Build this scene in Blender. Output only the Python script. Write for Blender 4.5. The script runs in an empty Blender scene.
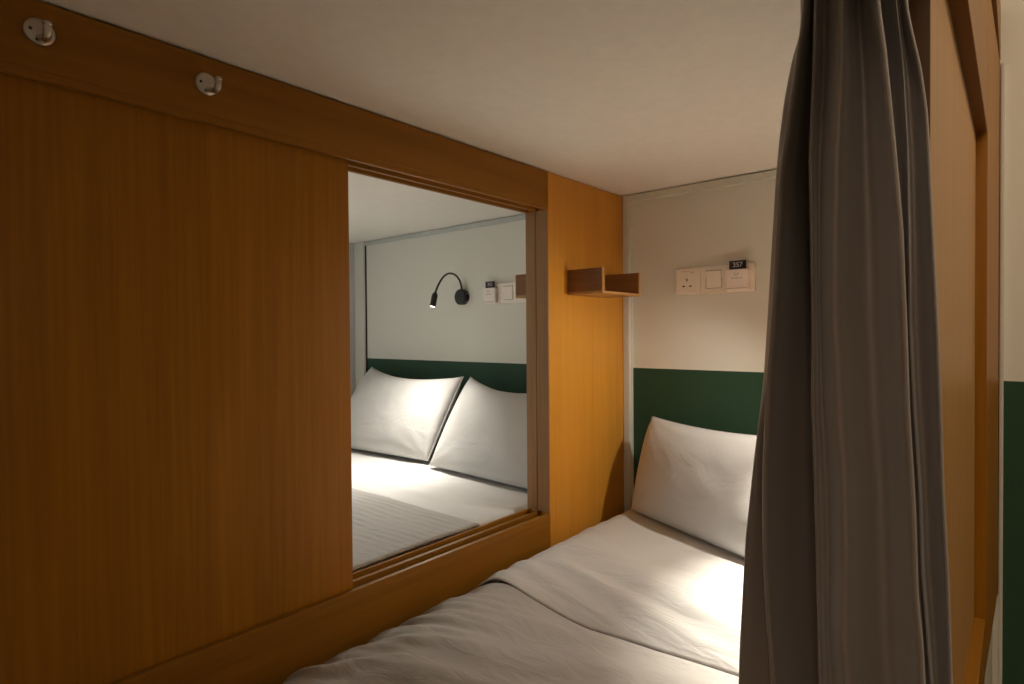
import bpy, bmesh, math, random
from mathutils import Vector, Matrix, noise
PI = math.pi
C = bpy.context.scene.collection
sc = bpy.context.scene

# ---------------------------------------------------------------- camera, world, lights
CAM = Vector((1.067, 0.0, 1.15))
YAW, PITCH, ROLL, FPX = 0.7056, -0.0147, -0.0075, 592.64
fw = Vector((-math.sin(YAW)*math.cos(PITCH), math.cos(YAW)*math.cos(PITCH), math.sin(PITCH)))
rt = fw.cross(Vector((0, 0, 1))).normalized(); up = rt.cross(fw)
cr, sr = math.cos(ROLL), math.sin(ROLL)
rt, up = cr*rt + sr*up, cr*up - sr*rt
cd = bpy.data.cameras.new('camera'); cam = bpy.data.objects.new('camera', cd); C.objects.link(cam)
m = Matrix((rt, up, -fw)).transposed().to_4x4(); m.translation = CAM
cam.matrix_world = m
cd.sensor_width = 36.0; cd.lens = 36.0*FPX/1024; cd.clip_start = 0.02; cd.clip_end = 50
sc.camera = cam

w = bpy.data.worlds.new('world'); sc.world = w; w.use_nodes = True
w.node_tree.nodes['Background'].inputs[0].default_value = (0.9, 0.75, 0.6, 1)
w.node_tree.nodes['Background'].inputs[1].default_value = 0.02

sc.view_settings.view_transform = 'Standard'; sc.view_settings.look = 'None'
sc.view_settings.gamma = 1; sc.view_settings.use_curve_mapping = False
sc.view_settings.exposure = 0.88

OWN_LAMP = 72        # watts of the two reading lamps
NEXT_LAMP = 12.5
CORRIDOR = 6.6        # ceiling light of the corridor
LAMP_COL = (1.0, 0.93, 0.80)
NEXT_COL = (1.0, 0.93, 0.82)
CORR_COL = (1.0, 0.77, 0.55)

def area_light(name, loc, size, power, col, rot=(0, 0, 0), sy=None):
    l = bpy.data.lights.new(name, 'AREA'); l.energy = power; l.color = col; l.size = size
    if sy: l.shape = 'RECTANGLE'; l.size_y = sy
    o = bpy.data.objects.new(name, l); C.objects.link(o); o.location = loc; o.rotation_euler = rot
    return o
area_light('corridor_light', (1.95, 1.10, 2.50), 0.34, CORRIDOR, CORR_COL)
area_light('corridor_light', (1.30, -1.00, 2.50), 0.34, CORRIDOR*1.25, CORR_COL)
area_light('corridor_light', (-2.2, 0.4, 2.50), 0.34, 62, (0.93, 0.97, 1.0))  # unseen lamp, added to bring cool soft light into the next bunk

# ---------------------------------------------------------------- materials
def new_mat(name):
    mt = bpy.data.materials.new(name); mt.use_nodes = True
    nt = mt.node_tree; return mt, nt, nt.nodes['Principled BSDF']
def N(nt, t, **kw):
    n = nt.nodes.new(t)
    for k, v in kw.items(): setattr(n, k, v)
    return n
def plain(name, col, rough=0.6, metal=0.0, spec=0.5, sheen=0.0, emit=None, es=0.0, bump=None):
    mt, nt, b = new_mat(name)
    b.inputs['Base Color'].default_value = (*col, 1); b.inputs['Roughness'].default_value = rough
    b.inputs['Metallic'].default_value = metal; b.inputs['Specular IOR Level'].default_value = spec
    b.inputs['Sheen Weight'].default_value = sheen
    if emit: b.inputs['Emission Color'].default_value = (*emit, 1); b.inputs['Emission Strength'].default_value = es
    # a faint mottling so that nothing is perfectly even
    tc = N(nt, 'ShaderNodeTexCoord'); no = N(nt, 'ShaderNodeTexNoise'); no.inputs['Scale'].default_value = bump[0] if bump else 18
    nt.links.new(tc.outputs['Object'], no.inputs['Vector'])
    mx = N(nt, 'ShaderNodeMix', data_type='RGBA'); mx.inputs[6].default_value = (*[c*0.95 for c in col], 1)
    mx.inputs[7].default_value = (*[min(1, c*1.05) for c in col], 1)
    nt.links.new(no.outputs['Fac'], mx.inputs[0]); nt.links.new(mx.outputs[2], b.inputs['Base Color'])
    if bump:
        bu = N(nt, 'ShaderNodeBump'); bu.inputs['Strength'].default_value = bump[1]; bu.inputs['Distance'].default_value = bump[2]
        nt.links.new(no.outputs['Fac'], bu.inputs['Height']); nt.links.new(bu.outputs[0], b.inputs['Normal'])
    return mt
def wood(name, dark, light, scale, rough=0.42, fine=0.5):
    mt, nt, b = new_mat(name)
    tc = N(nt, 'ShaderNodeTexCoord'); mp = N(nt, 'ShaderNodeMapping'); mp.inputs['Scale'].default_value = scale
    nt.links.new(tc.outputs['Object'], mp.inputs['Vector'])
    n1 = N(nt, 'ShaderNodeTexNoise'); n1.inputs['Scale'].default_value = 1.0; n1.inputs['Detail'].default_value = 5
    n2 = N(nt, 'ShaderNodeTexNoise'); n2.inputs['Scale'].default_value = 0.12; n2.inputs['Detail'].default_value = 3
    n2.inputs['Distortion'].default_value = 1.2
    for n in (n1, n2): nt.links.new(mp.outputs[0], n.inputs['Vector'])
    ad = N(nt, 'ShaderNodeMix', data_type='FLOAT'); ad.inputs[0].default_value = fine
    nt.links.new(n2.outputs['Fac'], ad.inputs[2]); nt.links.new(n1.outputs['Fac'], ad.inputs[3])
    r = N(nt, 'ShaderNodeValToRGB'); r.color_ramp.elements[0].position = 0.34; r.color_ramp.elements[1].position = 0.64
    r.color_ramp.elements[0].color = (*dark, 1); r.color_ramp.elements[1].color = (*light, 1)
    nt.links.new(ad.outputs[0], r.inputs[0]); nt.links.new(r.outputs[0], b.inputs['Base Color'])
    b.inputs['Roughness'].default_value = rough; b.inputs['Specular IOR Level'].default_value = 0.25
    bu = N(nt, 'ShaderNodeBump'); bu.inputs['Strength'].default_value = 0.12; bu.inputs['Distance'].default_value = 0.001
    nt.links.new(n1.outputs['Fac'], bu.inputs['Height']); nt.links.new(bu.outputs[0], b.inputs['Normal'])
    return mt
DK, LT = (0.245, 0.098, 0.004), (0.345, 0.142, 0.008)
W_VERT = wood('wood_vertical_grain', DK, LT, (130, 130, 3.2))
W_STILE = wood('wood_stile_veneer', (0.55, 0.245, 0.028), (0.64, 0.298, 0.040), (110, 110, 2.6), rough=0.36)
W_DOOR = wood('wood_door_veneer', (0.36, 0.19, 0.065), (0.46, 0.25, 0.09), (110, 110, 2.6))
W_DARK = wood('wood_dark_edge', (0.07, 0.032, 0.010), (0.11, 0.052, 0.017), (110, 110, 2.6))
W_HORZ = wood('wood_horizontal_grain', (0.215, 0.090, 0.006), (0.290, 0.126, 0.012), (60, 2.6, 70), fine=0.4)
W_JAMB = wood('wood_jamb', (0.30, 0.16, 0.07), (0.40, 0.22, 0.10), (120, 120, 4), rough=0.55)
W_SHELF = wood('wood_shelf', (0.20, 0.085, 0.028), (0.30, 0.135, 0.045), (5, 40, 60), rough=0.35)
W_SHELF_EDGE = wood('wood_shelf_edge', (0.42, 0.22, 0.075), (0.52, 0.28, 0.10), (30, 4, 30))
M_CEIL = plain('ceiling_paint', (0.86, 0.835, 0.77), 0.75, spec=0.25, bump=(40, 0.02, 0.0005))
M_WHITE = plain('white_trim', (0.70, 0.71, 0.65), 0.45)
M_GREYWALL = plain('grey_side_wall', (0.56, 0.58, 0.57), 0.6)
M_PLASTIC = plain('white_plastic', (0.95, 0.88, 0.79), 0.30)
M_PLASTIC2 = plain('card_holder_plastic', (0.92, 0.83, 0.78), 0.30)
M_LINE = plain('plastic_groove', (0.28, 0.24, 0.20), 0.6)
M_BLACK = plain('black_card', (0.012, 0.010, 0.012), 0.4)
M_HOLE = plain('socket_hole', (0.01, 0.008, 0.006), 0.8)
M_INK = plain('card_number', (0.62, 0.60, 0.66), 0.5)
M_LAMP = plain('lamp_black_metal', (0.012, 0.011, 0.010), 0.35)
M_CHROME = plain('hook_steel', (0.62, 0.60, 0.57), 0.32, metal=1.0)
M_SCREW = plain('screw_recess', (0.06, 0.05, 0.045), 0.5, metal=0.7)
M_LENS = plain('lamp_lens', (0.9, 0.9, 0.85), 0.3, emit=(1.0, 0.95, 0.85), es=14)
M_MATT = plain('mattress_ticking', (0.72, 0.70, 0.66), 0.8)
M_BASE = plain('bed_base_white', (0.6, 0.58, 0.52), 0.6)
M_DIFF = plain('corridor_lamp_diffuser', (0.9, 0.88, 0.82), 0.4, emit=CORR_COL, es=1.2)

def wall_mat():
    mt, nt, b = new_mat('painted_wall_green_dado')
    tc = N(nt, 'ShaderNodeTexCoord'); sp = N(nt, 'ShaderNodeSeparateXYZ')
    nt.links.new(tc.outputs['Object'], sp.inputs[0])
    ma = N(nt, 'ShaderNodeMath', operation='GREATER_THAN'); ma.inputs[1].default_value = 1.0245
    nt.links.new(sp.outputs['Z'], ma.inputs[0])
    mx = N(nt, 'ShaderNodeMix', data_type='RGBA')
    mx.inputs[6].default_value = (0.026, 0.074, 0.042, 1); mx.inputs[7].default_value = (0.78, 0.78, 0.715, 1)
    nt.links.new(ma.outputs[0], mx.inputs[0]); nt.links.new(mx.outputs[2], b.inputs['Base Color'])
    b.inputs['Roughness'].default_value = 0.6; b.inputs['Specular IOR Level'].default_value = 0.3
    no = N(nt, 'ShaderNodeTexNoise'); no.inputs['Scale'].default_value = 60; nt.links.new(tc.outputs['Object'], no.inputs['Vector'])
    bu = N(nt, 'ShaderNodeBump'); bu.inputs['Strength'].default_value = 0.06; bu.inputs['Distance'].default_value = 0.001
    nt.links.new(no.outputs['Fac'], bu.inputs['Height']); nt.links.new(bu.outputs[0], b.inputs['Normal'])
    return mt
M_WALL = wall_mat()

def linen(name, col, scale=(9, 9, 9), strength=0.35, dist=0.004, weave=True):
    mt, nt, b = new_mat(name)
    b.inputs['Base Color'].default_value = (*col, 1); b.inputs['Roughness'].default_value = 0.78
    b.inputs['Specular IOR Level'].default_value = 0.2; b.inputs['Sheen Weight'].default_value = 0.15
    tc = N(nt, 'ShaderNodeTexCoord'); mp = N(nt, 'ShaderNodeMapping'); mp.inputs['Scale'].default_value = scale
    nt.links.new(tc.outputs['Object'], mp.inputs['Vector'])
    no = N(nt, 'ShaderNodeTexNoise'); no.inputs['Scale'].default_value = 1; no.inputs['Detail'].default_value = 4; no.inputs['Distortion'].default_value = 1.0
    nt.links.new(mp.outputs[0], no.inputs['Vector'])
    bu = N(nt, 'ShaderNodeBump'); bu.inputs['Strength'].default_value = strength; bu.inputs['Distance'].default_value = dist
    nt.links.new(no.outputs['Fac'], bu.inputs['Height']); nt.links.new(bu.outputs[0], b.inputs['Normal'])
    return mt
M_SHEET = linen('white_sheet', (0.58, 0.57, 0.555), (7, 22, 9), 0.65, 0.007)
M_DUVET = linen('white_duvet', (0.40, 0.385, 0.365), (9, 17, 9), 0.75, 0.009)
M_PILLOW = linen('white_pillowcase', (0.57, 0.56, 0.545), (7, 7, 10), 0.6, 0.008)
M_CURT = plain('curtain_taupe_satin', (0.172, 0.142, 0.130), 0.42, spec=0.5, sheen=0.25, bump=(600, 0.03, 0.0003))
M_FLOOR = wood('floor_planks', (0.20, 0.13, 0.08), (0.28, 0.19, 0.12), (25, 3, 25), rough=0.5)

# ---------------------------------------------------------------- helpers
def tag(o, label=None, cat=None, group=None, kind=None):
    if label: o['label'] = label
    if cat: o['category'] = cat
    if group: o['group'] = group
    if kind: o['kind'] = kind
    return o
def empty(name, loc, label, cat, group=None):
    o = bpy.data.objects.new(name, None); C.objects.link(o); o.location = loc; o.empty_display_size = 0.05
    return tag(o, label, cat, group)
def obj(name, bm, mats, parent=None, smooth=False, loc=(0, 0, 0)):
    """loc = world position of the mesh origin when the parent is an Empty at parent.location"""
    me = bpy.data.meshes.new(name); bm.normal_update(); bm.to_mesh(me); bm.free()
    for mt in (mats if isinstance(mats, (list, tuple)) else [mats]): me.materials.append(mt)
    if smooth:
        for f in me.polygons: f.use_smooth = True
    o = bpy.data.objects.new(name, me); C.objects.link(o); o.location = loc
    if parent: o.parent = parent
    return o
def box(bm, x0, x1, y0, y1, z0, z1, bev=0.0, mi=0, seg=2):
    r = bmesh.ops.create_cube(bm, size=1.0)
    vs = r['verts']
    for v in vs:
        v.co = Vector((x0 + (v.co.x+.5)*(x1-x0), y0 + (v.co.y+.5)*(y1-y0), z0 + (v.co.z+.5)*(z1-z0)))
    es = list({e for v in vs for e in v.link_edges}); fs = {f for v in vs for f in v.link_faces}
    for f in fs: f.material_index = mi
    if bev > 0:
        rr = bmesh.ops.bevel(bm, geom=es, offset=bev, segments=seg, profile=0.6, affect='EDGES')
        for f in rr['faces']: f.material_index = mi
def tube(bm, pts, r, n=12, cap=True, radii=None):
    pts = [Vector(p) for p in pts]; rings = []
    t0 = (pts[1]-pts[0]).normalized(); ref = t0.orthogonal().normalized()
    for i, p in enumerate(pts):
        t = (pts[min(i+1, len(pts)-1)] - pts[max(i-1, 0)]).normalized()
        ref = (ref - t*ref.dot(t)).normalized(); b = t.cross(ref); rr = radii[i] if radii else r
        rings.append([bm.verts.new(p + (ref*math.cos(2*PI*k/n) + b*math.sin(2*PI*k/n))*rr) for k in range(n)])
    for a, b in zip(rings, rings[1:]):
        for k in range(n): bm.faces.new((a[k], a[(k+1) % n], b[(k+1) % n], b[k]))
    if cap:
        bm.faces.new(list(reversed(rings[0]))); bm.faces.new(rings[-1])
def lathe(bm, prof, axis, origin, n=32, mi=0):
    """prof = [(radius, height)] along axis from origin"""
    a = Vector(axis).normalized(); u = a.orthogonal().normalized(); v = a.cross(u); o = Vector(origin); rings = []
    for r, h in prof:
        if r < 1e-6: rings.append([bm.verts.new(o + a*h)])
        else: rings.append([bm.verts.new(o + a*h + (u*math.cos(2*PI*k/n) + v*math.sin(2*PI*k/n))*r) for k in range(n)])
    for p, q in zip(rings, rings[1:]):
        for k in range(n):
            k2 = (k+1) % n
            if len(p) == 1: f = bm.faces.new((p[0], q[k2], q[k])) if len(q) > 1 else None
            elif len(q) == 1: f = bm.faces.new((p[k], p[k2], q[0]))
            else: f = bm.faces.new((p[k], p[k2], q[k2], q[k]))
            if f: f.material_index = mi
    bmesh.ops.recalc_face_normals(bm, faces=bm.faces)
def bez(p0, p1, p2, p3, n=14):
    p0, p1, p2, p3 = map(Vector, (p0, p1, p2, p3)); o = []
    for i in range(n+1):
        t = i/n; s = 1-t
        o.append(p0*s**3 + p1*3*s*s*t + p2*3*s*t*t + p3*t**3)
    return o
def smooth01(t): t = max(0, min(1, t)); return t*t*(3-2*t)
def nz(x, y, z=0): return noise.noise(Vector((x, y, z)))
def struct(name, bm, mt): return tag(obj(name, bm, mt), kind='structure')

# ---------------------------------------------------------------- the setting
HY = 1.88              # head wall
ZC = 1.635             # underside of the upper bunk
bm = bmesh.new(); box(bm, -2.8, 2.9, HY, HY+0.1, -0.0, 2.6); struct('wall_back', bm, M_WALL)
bm = bmesh.new(); box(bm, -2.9, 2.9, -1.6, HY+0.1, -0.08, 0.0); struct('floor', bm, M_FLOOR)
bm = bmesh.new(); box(bm, -1.62, 1.022, -0.30, HY, ZC, ZC+0.14, 0.002); struct('ceiling_bunk', bm, M_CEIL)
bm = bmesh.new(); box(bm, -2.9, 2.9, -1.6, HY+0.1, 2.6, 2.68); struct('ceiling_corridor', bm, M_CEIL)
bm = bmesh.new(); box(bm, 2.9, 3.0, -1.6, HY+0.1, 0, 2.6); struct('wall_right', bm, M_WALL)
bm = bmesh.new(); box(bm, -2.9, 3.0, -1.7, -1.6, 0, 2.6); struct('wall_front', bm, M_WALL)
bm = bmesh.new(); box(bm, -1.66, -1.62, 0.95, HY, 0, 2.6); box(bm, -1.66, -1.62, -0.32, 0.95, 0, 0.55); box(bm, -1.66, -1.62, -0.32, 0.95, 1.56, 2.6); struct('wall_left', bm, M_GREYWALL)
bm = bmesh.new(); box(bm, -2.9, -2.8, -1.6, HY+0.1, 0, 2.6); struct('wall_far_left', bm, M_GREYWALL)
bm = bmesh.new(); box(bm, -1.62, 1.0, -0.32, -0.22, 0, ZC); struct('wall_foot', bm, M_CEIL)
# slim painted trims where the boards meet the head wall
bm = bmesh.new(); box(bm, 0.0005, 0.026, HY-0.020, HY, 0.40, ZC-0.0005, 0.003); box(bm, 0.0265, 0.0305, HY-0.006, HY, 0.40, ZC-0.012, 0.001)
struct('trim_1', bm, M_WHITE)
bm = bmesh.new(); box(bm, 0.0265, 0.94, HY-0.022, HY, ZC-0.026, ZC-0.003, 0.003); struct('trim_2', bm, M_WHITE)
bm = bmesh.new(); box(bm, -1.620, -1.538, HY-0.018, HY, 0.40, ZC-0.001, 0.004); box(bm, -1.538, -1.5335, HY-0.008, HY, 0.40, ZC-0.001, 0.001, mi=1)
struct('trim_3', bm, [M_WHITE, M_LAMP])
bm = bmesh.new(); box(bm, -1.530, -0.089, HY-0.014, HY, ZC-0.022, ZC-0.002, 0.003); struct('trim_4', bm, M_GREYWALL)
bm = bmesh.new(); box(bm, 1.0345, 1.043, HY-0.012, HY, 0.0, 1.795, 0.003); box(bm, 1.0235, 1.0350, HY-0.020, HY, 0.0, 0.4985, 0.001); struct('trim_5', bm, M_BASE)

# ---------------------------------------------------------------- partition between the two bunks
BX = -0.087; ZB, ZT = 0.607, 1.519; YJ = 1.425
part = empty('bunk_partition', (0, 0, 0), 'honey-brown wooden partition frame with a grooved opening between the two bunks', 'partition')
def track_rail(bm, z_face, z_far, y0, y1):
    """a horizontal rail whose open side (z_face) carries two grooves; z_far is its closed side"""
    s = 1 if z_face > z_far else -1; d = 0.012
    zb = z_face - s*d
    lo, hi = min(zb, z_far), max(zb, z_far)
    box(bm, BX, 0.0, y0, y1, lo, hi, 0.0015)
    for x0, x1 in ((-0.011, 0.0), (-0.050, -0.040), (BX, -0.077)):
        lo, hi = min(zb, z_face), max(zb, z_face)
        box(bm, x0, x1, y0, y1, lo-0.0005, hi, 0.0012)
bm = bmesh.new(); track_rail(bm, ZT, 1.631, -0.22, YJ-0.0015); obj('top_rail', bm, W_HORZ, part)
bm = bmesh.new(); track_rail(bm, ZB, 0.02, -0.22, YJ-0.0015); obj('bottom_rail', bm, W_HORZ, part)
bm = bmesh.new(); box(bm, BX+0.001, -0.0005, YJ, HY-0.0005, 0.02, 1.632, 0.0015); st = tag(obj('stile', bm, W_STILE, part), 'paler, yellower board with upright grain')
bm = bmesh.new()
for x0, x1, t in ((BX+0.0005, -0.048, 0.0030), (-0.045, -0.0015, 0.0030)): box(bm, x0, x1, YJ-t, YJ+0.0005, ZB+0.0005, ZT-0.0005, 0.001)
tag(obj('jamb', bm, W_JAMB, part), 'duller brown jamb facing')
sp = empty('sliding_panel', (-0.026, 0.2, ZB-0.01), 'large plain brown wooden sliding panel beside the opening to the next bunk', 'panel')
bm = bmesh.new(); box(bm, -0.010, 0.010, -0.41, 0.539, 0.0, ZT-ZB+0.018, 0.0012); obj('board', bm, W_VERT, sp)

# coat hooks on the top rail
def hook(loc, label):
    t = empty('coat_hook', loc, label, 'hook', 'round steel hooks on the top rail')
    bm = bmesh.new(); lathe(bm, [(0, 0), (0.0190, 0), (0.0190, 0.0015), (0.0172, 0.0035), (0.010, 0.0042), (0, 0.0042)], (1, 0, 0), (0, 0, 0)); 
    bp = obj('backplate', bm, M_CHROME, t, True)
    bm = bmesh.new()
    pts = bez((0.003, 0, -0.010), (0.022, 0, -0.012), (0.047, 0.000, -0.034), (0.046, 0.000, -0.006), 16)
    tube(bm, pts, 0.0042, 12, radii=[0.0042 + 0.0012*(i/16) for i in range(17)])
    lathe(bm, [(0, -0.002), (0.0052, -0.001), (0.0062, 0.002), (0.0050, 0.0048), (0, 0.006)], (0, 0, 1), pts[-1])
    obj('hook_arm', bm, M_CHROME, t, True)
    for dy, dz in ((-0.011, 0.0005), (-0.003, -0.0125)):
        bm = bmesh.new(); lathe(bm, [(0, 0), (0.0024, 0.0), (0.0022, 0.0006), (0, 0.0008)], (1, 0, 0), (0.0042, dy, dz), 12); obj('screw', bm, M_SCREW, bp)
    return t
hook((0.0003, 0.214, 1.586), 'round steel coat hook on the wooden top rail, nearest the left edge of the photo')
hook((0.0003, 0.444, 1.584), 'round steel coat hook on the wooden top rail, nearer the opening')

# small open shelves
def shelf(x0, x1, label):
    s = 1 if x1 > x0 else -1
    t = empty('wall_shelf', (x0, 1.638, 1.268), label, 'shelf')
    d = abs(x1-x0)
    def bx(name, a0, a1, y0, y1, z0, z1, mt):
        bm = bmesh.new(); p, q = sorted((s*a0, s*a1)); box(bm, p, q, y0, y1, z0, z1, 0.0008); return obj(name, bm, mt, t)
    bx('end_plate', 0.0, d-0.003, -0.117, -0.107, 0.008, 0.0770, W_SHELF)
    bx('end_plate', 0.0, d-0.003, 0.107, 0.117, 0.008, 0.0770, W_SHELF)
    for y0, y1 in ((-0.117, -0.107), (0.107, 0.117)): bx('edge_band', d-0.003, d, y0, y1, 0.008, 0.0770, W_SHELF_EDGE)
    bx('shelf_board', 0.0, d, -0.117, 0.117, 0.0, 0.0078, W_SHELF_EDGE)
    return t
shelf(0.0003, 0.1270, 'small open wooden shelf fixed to the partition beside the white socket plates')
shelf(BX-0.0003, BX-0.125, 'brown wooden shelf end seen through the opening, beside the next bunk\'s switch')

# ---------------------------------------------------------------- sockets, switches, key card holders
PW, PH = 0.0865, 0.0865
def plate_bm(w2=PW):
    bm = bmesh.new(); box(bm, -w2/2, w2/2, -0.009, 0, -PH/2, PH/2, 0.003, seg=3); return bm
def socket(loc, label):
    t = empty('power_socket', loc, label, 'socket', None); obj('faceplate', plate_bm(), M_PLASTIC, t)
    for x, z, a, b in ((-0.004, 0.004, 0.0020, 0.0046), (-0.015, -0.017, 0.0042, 0.0020), (0.008, -0.017, 0.0042, 0.0020)):
        bm = bmesh.new(); box(bm, x-a, x+a, -0.0096, -0.0088, z-b, z+b); obj('pin_hole', bm, M_HOLE, t)
    bm = bmesh.new(); box(bm, 0.006, 0.020, -0.0115, -0.0085, 0.021, 0.032, 0.0012); obj('rocker', bm, M_PLASTIC, t)
    bm = bmesh.new(); box(bm, -0.024, 0.006, -0.0095, -0.0088, 0.0315, 0.0325); box(bm, 0.010, 0.019, -0.0118, -0.0110, 0.0275, 0.0292); obj('marking', bm, M_LINE, t)
    return t
def switch(loc, label):
    t = empty('light_switch', loc, label, 'switch', None); obj('faceplate', plate_bm(), M_PLASTIC, t)
    bm = bmesh.new(); box(bm, -0.024, 0.024, -0.0125, -0.0085, -0.026, 0.029, 0.0018); obj('rocker', bm, M_PLASTIC, t)
    bm = bmesh.new(); box(bm, -0.025, 0.025, -0.0128, -0.0088, 0.0275, 0.0296, 0.0004)
    for x in (-0.0262, 0.0250): box(bm, x, x+0.0012, -0.0095, -0.0088, -0.027, 0.005)
    box(bm, -0.026, 0.026, -0.0095, -0.0088, -0.0285, -0.0272); obj('groove', bm, M_LINE, t)
    return t
def text_bm(txt, size, centre, depth):
    cu = bpy.data.curves.new('txt', 'FONT'); cu.body = txt; cu.size = size; cu.align_x = 'CENTER'; cu.align_y = 'CENTER'; cu.extrude = depth
    cu.offset = 0.0002
    o = bpy.data.objects.new('txt', cu); C.objects.link(o); dg = bpy.context.evaluated_depsgraph_get()
    me = bpy.data.meshes.new_from_object(o.evaluated_get(dg)); bm = bmesh.new(); bm.from_mesh(me)
    bpy.data.objects.remove(o); bpy.data.meshes.remove(me); bpy.data.curves.remove(cu)
    bmesh.ops.rotate(bm, verts=bm.verts, cent=(0, 0, 0), matrix=Matrix.Rotation(PI/2, 3, 'X'))
    bmesh.ops.translate(bm, verts=bm.verts, vec=centre); return bm
def card_holder(loc, label, clabel, num):
    t = empty('key_card_switch', loc, label, 'key card switch', None); obj('faceplate', plate_bm(), M_PLASTIC, t)
    bm = bmesh.new()
    r = bmesh.ops.create_cube(bm, size=1)
    for v in r['verts']:                     # wedge: thicker at the bottom lip
        x, y, z = v.co; d = 0.024 if z > 0 else 0.017
        v.co = Vector((-0.007 + x*0.070, -0.0085 - (d if y < 0 else 0), -0.006 + z*0.062))
    bmesh.ops.bevel(bm, geom=bm.edges[:], offset=0.0022, segments=2, affect='EDGES')
    hb = obj('card_pocket', bm, M_PLASTIC2, t)
    bm = bmesh.new(); lathe(bm, [(0.0065, 0), (0.0065, 0.0006), (0.0050, 0.0006), (0.0050, 0)], (0, -1, 0.12), (-0.007, -0.0312, 0.012), 24)
    obj('indicator_ring', bm, M_LINE, hb)
    bm = bmesh.new(); [box(bm, x0, x1, -0.0303, -0.0285, -0.0030, -0.0012) for x0, x1 in ((-0.023, -0.016), (-0.0150, -0.0105), (-0.0095, -0.0020), (-0.0010, 0.0035), (0.0045, 0.0100))]; obj('printed_line', bm, M_LINE, hb)
    bm = bmesh.new(); box(bm, -0.040, 0.026, -0.0275, -0.0262, -0.0335, -0.0325); obj('seam', bm, M_LINE, t)
    # the card standing in the slot
    k = empty('key_card', (loc[0]-0.006, loc[1]-0.021, loc[2]+0.0245), clabel, 'key card', None)
    bm = bmesh.new(); box(bm, -0.026, 0.026, -0.0006, 0.0006, -0.001, 0.0285, 0.0004); cardo = obj('card', bm, M_BLACK, k)
    bm = text_bm(num, 0.0205, (0, -0.0009, 0.0150), 0.0003); tag(obj('number', bm, M_INK, cardo), 'pale grey number')
    return t
PZ = 1.318
socket((0.196+PW/2, HY-0.0002, PZ), 'white three-pin socket plate on the wall, leftmost of three above our pillow')
switch((0.196+PW*1.5, HY-0.0002, PZ), 'white single rocker switch between the socket and the key card switch')
card_holder((0.196+PW*2.5, HY-0.0002, PZ), 'white key card switch beside the grey curtain, right of the rocker switch',
            'black key card standing in the switch beside the grey curtain', '357')
card_holder((-0.674+PW/2, HY-0.0002, PZ), 'white key card switch in the next bunk, right of the black reading lamp',
            'black key card standing in the next bunk\'s switch, near the reading lamp', '355')
switch((-0.674+PW*1.5, HY-0.0002, PZ), 'white rocker switch in the next bunk beside the wooden shelf end')
socket((-0.674+PW*2.5, HY-0.0002, PZ), 'white socket in the next bunk, mostly hidden behind the wooden shelf end')

# ---------------------------------------------------------------- reading lamps
def lamp(bx, bz, s, label, power, col, aim, spot, PE, spill, sdir):
    """s = side (-1/+1) to which the neck leans"""
    t = empty('reading_lamp', (bx, HY-0.0002, bz), label, 'reading lamp', None)
    bm = bmesh.new(); lathe(bm, [(0, 0), (0.034, 0), (0.035, 0.004), (0.035, 0.024), (0.031, 0.028), (0, 0.028)], (0, -1, 0), (0, 0, 0), 40); b = obj('base', bm, M_LAMP, t, False)
    bm = bmesh.new(); lathe(bm, [(0.004, 0), (0.004, 0.003), (0, 0.003)], (0, 0, 1), (0.030, -0.014, 0.012), 12); obj('push_button', bm, M_CHROME, b)
    P0 = Vector((0.004, -0.016, 0.030)); PE = Vector(PE)
    top = Vector((PE.x*0.42, PE.y*0.46, 0.096))
    pts = bez(P0, P0+Vector((0.002*s, -0.004, 0.050)), top+Vector((-PE.x*0.20, -PE.y*0.20, 0.003)), top, 10)[:-1] + bez(top, top+Vector((PE.x*0.22, PE.y*0.22, -0.003)), PE+Vector((-PE.x*0.12, -PE.y*0.12, 0.050)), PE, 12)
    bm = bmesh.new(); tube(bm, pts, 0.0042, 12)
    nk = obj('gooseneck', bm, M_LAMP, t, True)
    d = (Vector(aim) - (Vector((bx, HY, bz))+PE)).normalized(); dd = (d + Vector((0, 0, -0.9))).normalized()
    bm = bmesh.new(); lathe(bm, [(0, -0.004), (0.006, -0.004), (0.0085, 0.0), (0.0115, 0.004), (0.0125, 0.012), (0.0125, 0.055), (0.0105, 0.055), (0.0105, 0.048), (0, 0.048)], dd, PE, 28)
    h = obj('lamp_head', bm, M_LAMP, t, False)
    bm = bmesh.new(); lathe(bm, [(0, 0.0555), (0.0095, 0.0545), (0.0104, 0.0535), (0.0104, 0.0500), (0, 0.0500)], dd, PE, 24); tag(obj('lens', bm, M_LENS, h), 'glowing lamp lens')
    L = bpy.data.lights.new('lamp_light', 'SPOT'); L.energy = power; L.color = col; L.spot_size = math.radians(spot); L.spot_blend = 1.0; L.shadow_soft_size = 0.010
    lo = bpy.data.objects.new('lamp_light', L); C.objects.link(lo); lo.parent = t; lo.location = PE + dd*0.060
    lo.rotation_mode = 'QUATERNION'; lo.rotation_quaternion = d.to_track_quat('-Z', 'Y')
    # the wide dim spill around the beam
    L2 = bpy.data.lights.new('lamp_spill', 'SPOT'); L2.energy = power*spill; L2.color = col; L2.spot_size = math.radians(140); L2.spot_blend = 0.9; L2.shadow_soft_size = 0.010
    l2 = bpy.data.objects.new('lamp_spill', L2); C.objects.link(l2); l2.parent = t; l2.location = PE + dd*0.060
    l2.rotation_mode = 'QUATERNION'; l2.rotation_quaternion = (Vector(sdir) - (Vector((bx, HY, bz)) + PE)).to_track_quat('-Z', 'Y')
    return t
lamp(-0.815, 1.313, -1, 'black gooseneck reading lamp on the wall above the next bunk\'s two pillows', NEXT_LAMP, NEXT_COL, (-0.88, 1.40, 0.60), 74, (0.075, -0.240, 0.002), 1.0, (-0.92, 1.15, 0.60))
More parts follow.
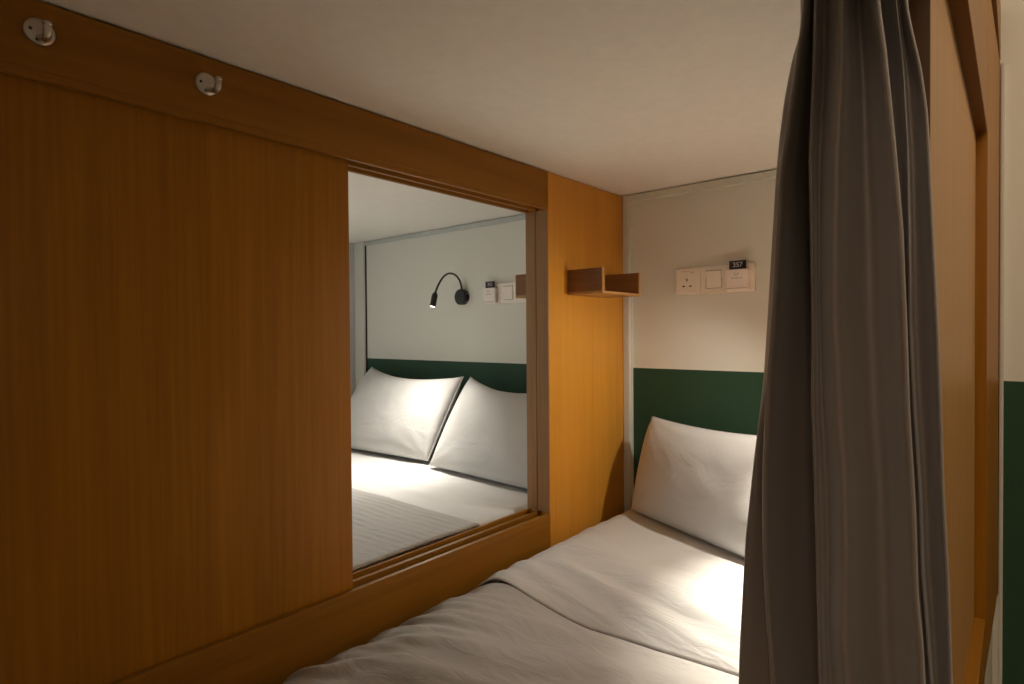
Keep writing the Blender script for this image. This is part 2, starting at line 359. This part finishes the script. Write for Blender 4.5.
lamp(0.70, 1.313, 1, 'black gooseneck reading lamp above our pillow, hidden behind the curtain', OWN_LAMP, LAMP_COL, (0.93, 1.38, 0.56), 82, (-0.02, -0.270, 0.0), 0.09, (0.0, 1.36, 0.72))

# ---------------------------------------------------------------- beds
def grid(x0, x1, y0, y1, nx, ny, fn, thick=0.0):
    """a cloth: top surface from fn(x, y), closed by a skirt and an underside `thick` lower"""
    bm = bmesh.new(); T = []
    for j in range(ny+1):
        T.append([bm.verts.new(fn(x0+(x1-x0)*i/nx, y0+(y1-y0)*j/ny)) for i in range(nx+1)])
    for j in range(ny):
        for i in range(nx): bm.faces.new((T[j][i], T[j][i+1], T[j+1][i+1], T[j+1][i]))
    if thick:
        B = [[bm.verts.new(v.co - Vector((0, 0, thick))) for v in row] for row in T]
        for j in range(ny):
            for i in range(nx): bm.faces.new((B[j][i], B[j+1][i], B[j+1][i+1], B[j][i+1]))
        for i in range(nx):
            bm.faces.new((T[0][i], B[0][i], B[0][i+1], T[0][i+1])); bm.faces.new((T[ny][i], T[ny][i+1], B[ny][i+1], B[ny][i]))
        for j in range(ny):
            bm.faces.new((T[j][0], T[j+1][0], B[j+1][0], B[j][0])); bm.faces.new((T[j][nx], B[j][nx], B[j+1][nx], T[j+1][nx]))
    return bm
def bed_base(name_label, x0, x1, ztop, y0=-0.18, y1=1.868):
    t = empty('bed', ((x0+x1)/2, (y0+y1)/2, 0.0), name_label, 'bed', None); hx = (x1-x0)/2; hy = (y1-y0)/2
    bm = bmesh.new(); box(bm, -hx, hx, -hy, hy, 0.0, 0.30, 0.004); obj('bed_base', bm, M_BASE, t)
    bm = bmesh.new(); box(bm, -hx+0.012, hx-0.012, -hy+0.01, hy-0.004, 0.3005, ztop-0.125, 0.030, seg=4); obj('mattress', bm, M_MATT, t)
    return t
# --- our bed
def edge_drop(x, x0, x1, w2=0.10, d=0.075):
    a = max(0.0, 1-(x-x0)/w2); b = max(0.0, 1-(x1-x)/w2)
    return d*(a**2.2 + b**2.2)
bed_base('single bed with white bedding against the wooden partition, in front of the curtain', 0.008, 0.925, 0.545)
def fold_y(x): return 1.070 + 0.090*x + 0.004*nz(x*8, 3.3)
def step(x): return 0.003 + 0.062*smooth01((x-0.03)/0.34)
def sheet_z(x, y):
    z = 0.561 - edge_drop(x, 0.004, 0.93, 0.12, 0.078)
    fy = fold_y(x); t = min(1, max(0, (fy+0.19-y)/0.19))
    z -= step(x)*t**2.0
    z += (1-0.7*t)*(0.0050*nz(x*5, y*9, 1) + 0.0022*nz(x*9+3*y, y*26, 4))
    e = max(0, 1-x/0.16); z += 0.0030*e*math.sin(y*75 + 4*nz(x*6, y*4, 2))
    z += 0.0030*math.sin((y+0.30*x)*44+1.2+2*nz(x*3, y*2))*smooth01((1.62-y)/0.3)*smooth01((x-0.05)/0.2)*(1-t)
    z += 0.0022*t*(1-t)*4*math.sin((y+0.22*x)*85)
    return z
def sheet_pt(x, v):
    fy = fold_y(x); y = fy + (1.866-fy)*v; z = sheet_z(x, y)
    return Vector((x, y, z))
o = obj('bed_sheet', grid(0.004, 0.928, 0, 1, 120, 160, sheet_pt, 0.005), M_SHEET, None, True)
tag(o, 'smooth white bed sheet under the single pillow beside the grey curtain', 'bed sheet', 'bed sheets')
def duvet_pt(x, v):
    ye = fold_y(x) - 0.0015; y = -0.16 + (ye+0.16)*v; t = ye-y
    zf = 0.561 - step(x) - 0.003                                  # height where it meets the sheet's rolled edge
    z = zf + (0.552-zf)*smooth01(t/0.42) + 0.010*math.sin(min(1, t/0.10)*PI/2)*smooth01((x-0.1)/0.2)
    z -= edge_drop(x, 0.004, 0.93, 0.16, 0.080)
    k = min(1, t/0.10)
    z += k*(0.0060*nz(x*4.5, y*6.5, 7) + 0.0030*nz(x*10+6*y, y*11-3*x, 5))
    e = max(0, 1-x/0.30)
    z += k*0.0085*e**1.2*math.sin((y-0.55*x)*70 + 5*nz(x*5, y*5, 9))
    z += k*0.0028*e**1.5*math.sin((y-0.35*x)*165 + 6*nz(x*6, y*6, 12))
    z += k*0.0062*math.sin((y-0.50*x)*38+4*nz(x*3, y*3, 2))*(0.4+0.6*abs(nz(x*2, y*2, 8))*2)
    return Vector((x, y, z))
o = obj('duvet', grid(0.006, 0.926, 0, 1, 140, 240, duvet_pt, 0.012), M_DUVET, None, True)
tag(o, 'rumpled white duvet in the foreground, tucked below the rolled edge of the sheet', 'duvet')
# --- the bed next door
NX0, NX1 = -1.610, -0.0880
bed_base('wide bed with white bedding and two pillows, seen through the wooden opening', NX0+0.01, NX1-0.006, 0.600)
def nsheet_z(x, y):
    z = 0.603 - edge_drop(x, NX0, NX1, 0.05, 0.03)
    z += 0.005*nz(x*4, y*8, 11) + 0.0018*nz(x*6+4*y, y*30, 14) + 0.002*math.sin((y+0.1*x)*60+3*nz(x*3, y*3, 5))*smooth01((1.55-y)/0.2)
    return z
o = obj('bed_sheet', grid(NX0, NX1, 1.225, 1.866, 140, 110, lambda x, y: Vector((x, y, nsheet_z(x, y))), 0.006), M_SHEET, None, True)
tag(o, 'white bed sheet of the next bunk under the two leaning pillows', 'bed sheet', 'bed sheets')
def nduvet_pt(x, v):
    ye = 1.218 + 0.004*nz(x*6, 8.8); y = -0.16 + (ye+0.16)*v; t = ye-y
    puff = math.sqrt(min(1, t/0.02)*(2-min(1, t/0.02))) if t < 0.02 else 1.0
    z = 0.605 - 0.010 + 0.020*puff
    k = min(1, t/0.05)
    z += k*(0.004*nz(x*4, y*6, 21) + 0.0016*math.sin(y*230 + 4*nz(x*4, y*4, 3))*(0.5+0.5*nz(x*9, y*9, 6)) + 0.0010*nz(x*20, y*60, 2))
    return Vector((x, y, z))
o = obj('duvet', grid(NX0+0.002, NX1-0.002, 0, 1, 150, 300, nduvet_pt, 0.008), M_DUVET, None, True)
tag(o, 'white duvet with fine ripples on the next bunk, seen low in the opening', 'duvet')

# ---------------------------------------------------------------- pillows
def pillow(BL, BR, TR, TL, T, label, seed, gusset=0.0, sag=0.025, flip=False, group=None):
    """corners of the flat outline; front side is towards the camera. T = half thickness"""
    BL, BR, TR, TL = map(Vector, (BL, BR, TR, TL)); c = (BL+BR+TR+TL)/4
    nrm = ((BR-BL).cross(TL-BL)).normalized()
    if nrm.y > 0: nrm = -nrm
    ux = (BR-BL).normalized(); uz = (TL-BL).normalized(); n = 56
    t = empty('pillow', c, label, 'pillow', group)
    bm = bmesh.new()
    def pt(u, v, side):
        p = BL*(1-u)*(1-v) + BR*u*(1-v) + TR*u*v + TL*(1-u)*v
        a = 4*u*(1-u); b = 4*v*(1-v)
        # edges draw in between the ears
        p += uz*(-(sag*a**1.0)*v**3) + ux*((0.004*b)*((1-u)**4 - u**4))
        h = T*(a**0.42)*(b**0.45)*(0.80+0.35*v)
        k = (a*b)**0.4
        wr = 0.0045*nz(u*3.2+seed, v*3.2, seed) + 0.0030*nz(u*7+seed, v*5+3*u, seed+2)
        # creases running in from the ears
        for cu, cv in ((0, 0), (1, 0), (0, 1), (1, 1)):
            du, dv = abs(u-cu), abs(v-cv); r = math.hypot(du, dv)
            if r < 0.5:
                ang = math.atan2(dv, du); wr += 0.0030*(1-r/0.5)**1.3*math.sin(ang*13+seed)*min(1, r/0.12)
        p += nrm*side*(h + wr*k)
        return p
    F = {}; 
    for j in range(n+1):
        for i in range(n+1):
            u, v = i/n, j/n
            edge = i in (0, n) or j in (0, n)
            F[i, j, 1] = bm.verts.new(pt(u, v, 1))
            F[i, j, -1] = F[i, j, 1] if edge else bm.verts.new(pt(u, v, -1))
    for j in range(n):
        for i in range(n):
            bm.faces.new((F[i, j, 1], F[i+1, j, 1], F[i+1, j+1, 1], F[i, j+1, 1]))
            bm.faces.new((F[i, j, -1], F[i, j+1, -1], F[i+1, j+1, -1], F[i+1, j, -1]))
    rim = [F[i, 0, 1].co.copy() for i in range(n)] + [F[n, j, 1].co.copy() for j in range(n)] + [F[i, n, 1].co.copy() for i in range(n, 0, -1)] + [F[0, j, 1].co.copy() for j in range(n, 0, -1)]
    bmesh.ops.recalc_face_normals(bm, faces=bm.faces)
    bmesh.ops.translate(bm, verts=bm.verts, vec=-c)
    obj('pillowcase', bm, M_PILLOW, t, True)
    bm = bmesh.new(); rim.append(rim[0]); tube(bm, [p-c for p in rim], 0.0022, 6, cap=False); obj('seam', bm, M_PILLOW, t, True)
    return t
pillow((0.105, 1.725, 0.570), (0.70, 1.47, 0.570), (0.765, 1.665, 0.885), (0.142, 1.805, 0.868), 0.080,
       'white pillow standing against the green wall band, half behind the grey curtain', 3.1)
pillow((-1.470, 1.600, 0.622), (-0.800, 1.645, 0.622), (-0.742, 1.800, 0.965), (-1.405, 1.810, 0.985), 0.080,
       'white pillow in the next bunk under the reading lamp, left of two', 7.7, sag=0.045)
pillow((-0.750, 1.610, 0.618), (-0.115, 1.565, 0.618), (-0.108, 1.790, 0.960), (-0.700, 1.800, 0.965), 0.078,
       'white pillow in the next bunk, right of two and cut by the wooden frame', 12.3, sag=0.060)

# ---------------------------------------------------------------- curtain
# (height) rows and, per fold line, the X of that line in the plane Y=0.52; found from its silhouette
ROWS = [0, 40, 80, 160, 240, 320, 400, 480, 560, 620, 684]
def ip(tab, v):
    if v <= tab[0][0]: return tab[0][1]
    for (a, p), (b, q) in zip(tab, tab[1:]):
        if v <= b: t = (v-a)/(b-a); return p+(q-p)*t
    (a, p), (b, q) = tab[-2:]; return q + (q-p)/(b-a)*(v-b)*0.6
def ang(px): return math.tan(YAW - math.atan((px-512)/FPX))
S_ = [(-10, 801), (0, 801.5), (20, 800), (40, 793), (80, 785), (120, 780), (160, 776.5), (240, 772), (320, 767.5), (370, 764.7), (400, 762), (480, 753.5), (560, 746), (684, 740)]
A_ = [(0, 803), (160, 779.5), (320, 770), (380, 765.5), (480, 762), (560, 762), (620, 765), (684, 769.7)]
B_ = [(0, 814), (80, 812), (160, 808.5), (240, 810), (320, 811.5), (400, 811), (480, 814), (560, 816), (684, 819)]
C_ = [(0, 838), (80, 836.6), (160, 832), (240, 829.6), (320, 829), (350, 832), (400, 834), (480, 840), (560, 841), (620, 839), (684, 846)]
D_ = [(0, 876.5), (40, 880), (80, 886), (160, 895), (240, 903), (320, 907), (400, 910), (480, 916), (560, 919), (600, 924), (684, 929)]
E_ = [(0, 893), (40, 897), (80, 902), (160, 907), (240, 909), (320, 910), (400, 914), (480, 920), (560, 923), (684, 934)]
F_ = [(-10, 906), (0, 906.7), (20, 907.5), (40, 911.6), (80, 921), (120, 927), (160, 929.7), (240, 934), (320, 938.6), (400, 942), (480, 945), (560, 950), (684, 955)]
Y0 = 0.545
def section(z):
    v = 684*(0.254*1.048 - (z-1.15))/(0.53*1.048)          # which row of fold data belongs to this height
    g = lambda tab: ip(tab, v)
    S, A, B, Cc, D, Ee, F = map(g, (S_, A_, B_, C_, D_, E_, F_))
    a_open = smooth01((v-350)/120); e_open = 1-smooth01((v-240)/100)
    K = [  # (pixel column -> direction, depth)
        ((S+0.35*(F-S)), 0.635), (S+12, 0.600), (S+0.5, 0.560), (S, 0.545), (S+2+1*a_open, 0.532+0.012*a_open),
        (A+2+5*a_open, 0.532+0.022*a_open), (A+0.5, 0.526+0.006*a_open), (A+1.5, 0.518), (A+8, 0.526), (0.5*(A+B)+3, 0.562), (B+5, 0.590), (B+9, 0.575), (B+2, 0.535), (B, 0.518), (B+3, 0.510),
        (0.5*(B+Cc)-1, 0.530), (Cc-3, 0.512), (Cc+5, 0.497), (0.72*Cc+0.28*D, 0.520), (0.45*Cc+0.55*D, 0.542), (0.20*Cc+0.80*D, 0.516), (D-5, 0.496), (D-0.5, 0.497), (D, 0.508),
        (D-5, 0.535), (D-2-3*e_open, 0.560), (D+3, 0.564), (Ee-2, 0.548-0.012*e_open), (Ee, 0.545-0.020*e_open), (Ee+1, 0.550-0.016*e_open), (Ee+2, 0.565), (Ee+6, 0.572), (0.35*Ee+0.65*F, 0.560), (F-4, 0.546), (F-1, 0.546), (F, 0.553), (F-1, 0.565),
        (F-9, 0.592), (F-4, 0.610), (F-12, 0.628), (F-30, 0.610), (F-48, 0.640), (0.5*(S+F), 0.618)]
    out = []
    for px, y in K:
        out.append(Vector((CAM.x - ang(px)*y, y, z)))
    return out
def crom(P, sub=4):
    o = []; n = len(P)
    for i in range(n):
        a, b, c_, d = P[i-1], P[i], P[(i+1) % n], P[(i+2) % n]
        for k in range(sub):
            t = k/sub; t2 = t*t; t3 = t2*t
            o.append(0.5*((2*b) + (c_-a)*t + (2*a-5*b+4*c_-d)*t2 + (3*b-a-3*c_+d)*t3))
    return o
def even(P, n=300, it=30):
    L = [0.0]
    for i in range(len(P)): L.append(L[-1] + (P[(i+1) % len(P)]-P[i]).length)
    o = []; k = 0
    for i in range(n):
        d = L[-1]*i/n
        while L[k+1] < d: k += 1
        t = (d-L[k])/max(1e-9, L[k+1]-L[k]); o.append(P[k].lerp(P[(k+1) % len(P)], t))
    for _ in range(it):                      # ease the kinks, shrinking as little as possible
        for f in (0.5, -0.51):
            o = [p + f*((o[i-1]+o[(i+1) % n])*0.5-p) for i, p in enumerate(o)]
    return o
bm = bmesh.new(); NZ = 110; z0, z1 = 0.612, 1.516; rings = []
for j in range(NZ+1):
    z = z0 + (z1-z0)*j/NZ
    rings.append([bm.verts.new(p) for p in even(crom(section(z)))])
n = len(rings[0])
for a, b in zip(rings, rings[1:]):
    for k in range(n): bm.faces.new((a[k], a[(k+1) % n], b[(k+1) % n], b[k]))
bmesh.ops.recalc_face_normals(bm, faces=bm.faces)
o = obj('curtain', bm, M_CURT, None, True)
md = o.modifiers.new('smooth', 'SMOOTH'); md.factor = 0.5; md.iterations = 4
tag(o, 'gathered taupe-grey satin curtain hanging in long folds at the bunk entrance', 'curtain')

# ---------------------------------------------------------------- corridor side of our bunk
XF = 1.0243; XP = 1.007; XI = 0.945
side = empty('bunk_side_frame', (0, 0, 0), 'honey-brown wooden frame of the bunk entrance facing the corridor, right of the curtain', 'frame')
bm = bmesh.new(); box(bm, XI, XF, -0.22, 1.4185, ZT, 1.800, 0.0015); obj('top_rail', bm, W_HORZ, side)
bm = bmesh.new(); box(bm, XI, XF, -0.22, 1.4185, 0.50, ZB-0.002, 0.0015); obj('bottom_rail', bm, W_HORZ, side)
bm = bmesh.new(); r = bmesh.ops.create_cube(bm, size=1)
for v in r['verts']:
    x, y, z = v.co; yy = 1.420 if y < 0 else HY-0.0005
    v.co = Vector((XI if x < 0 else (XF if y < 0 else 1.0335), yy, 0.50 if z < 0 else 1.800))
bmesh.ops.bevel(bm, geom=bm.edges[:], offset=0.0012, segments=2, affect='EDGES'); obj('stile', bm, W_VERT, side)
bm = bmesh.new(); box(bm, XI, XF+0.010, -0.22, HY-0.001, 1.806, 1.93, 0.0015); obj('upper_beam', bm, W_HORZ, side)
bm = bmesh.new(); box(bm, XI, XF-0.0002, -0.22, HY-0.001, 0.0, 0.4985, 0.002); struct('wall_bunk_base', bm, M_BASE)
bm = bmesh.new(); box(bm, XI+0.02, XF-0.006, -0.22, HY-0.001, 1.9305, 2.6, 0.001); struct('wall_bunk_top', bm, M_CEIL)
door = empty('sliding_door', (XP-0.015, 1.04, ZB-0.0015), 'light brown wooden sliding door with dark leading edge, drawn back behind the curtain', 'door')
bm = bmesh.new(); box(bm, -0.015, 0.015, -0.385, 0.378, 0.0, ZT-ZB+0.001, 0.001); obj('door_board', bm, W_DOOR, door)
bm = bmesh.new(); box(bm, -0.0152, 0.0148, -0.3875, -0.3852, 0.0, ZT-ZB+0.001, 0.0005); tag(obj('edge_strip', bm, W_DARK, door), 'dark brown edge strip')

# corridor ceiling lamp (out of view; it is what lights the curtain and the frame); the last is added to brighten the next bunk
for lx, ly, lab in ((1.95, 1.10, 'round warm ceiling lamp in the corridor beyond the curtain, above the picture'), (1.30, -1.00, 'round warm ceiling lamp in the corridor behind the camera'), (-2.2, 0.40, 'unseen round ceiling lamp, added beyond the far side of the next bunk to brighten it')):
    cl = empty('ceiling_light', (lx, ly, 2.598), lab, 'ceiling light', 'corridor ceiling lamps')
    bm = bmesh.new(); lathe(bm, [(0, 0), (0.17, 0), (0.17, -0.05), (0.155, -0.06), (0, -0.06)], (0, 0, 1), (0, 0, 0), 40); obj('diffuser', bm, M_DIFF, cl)
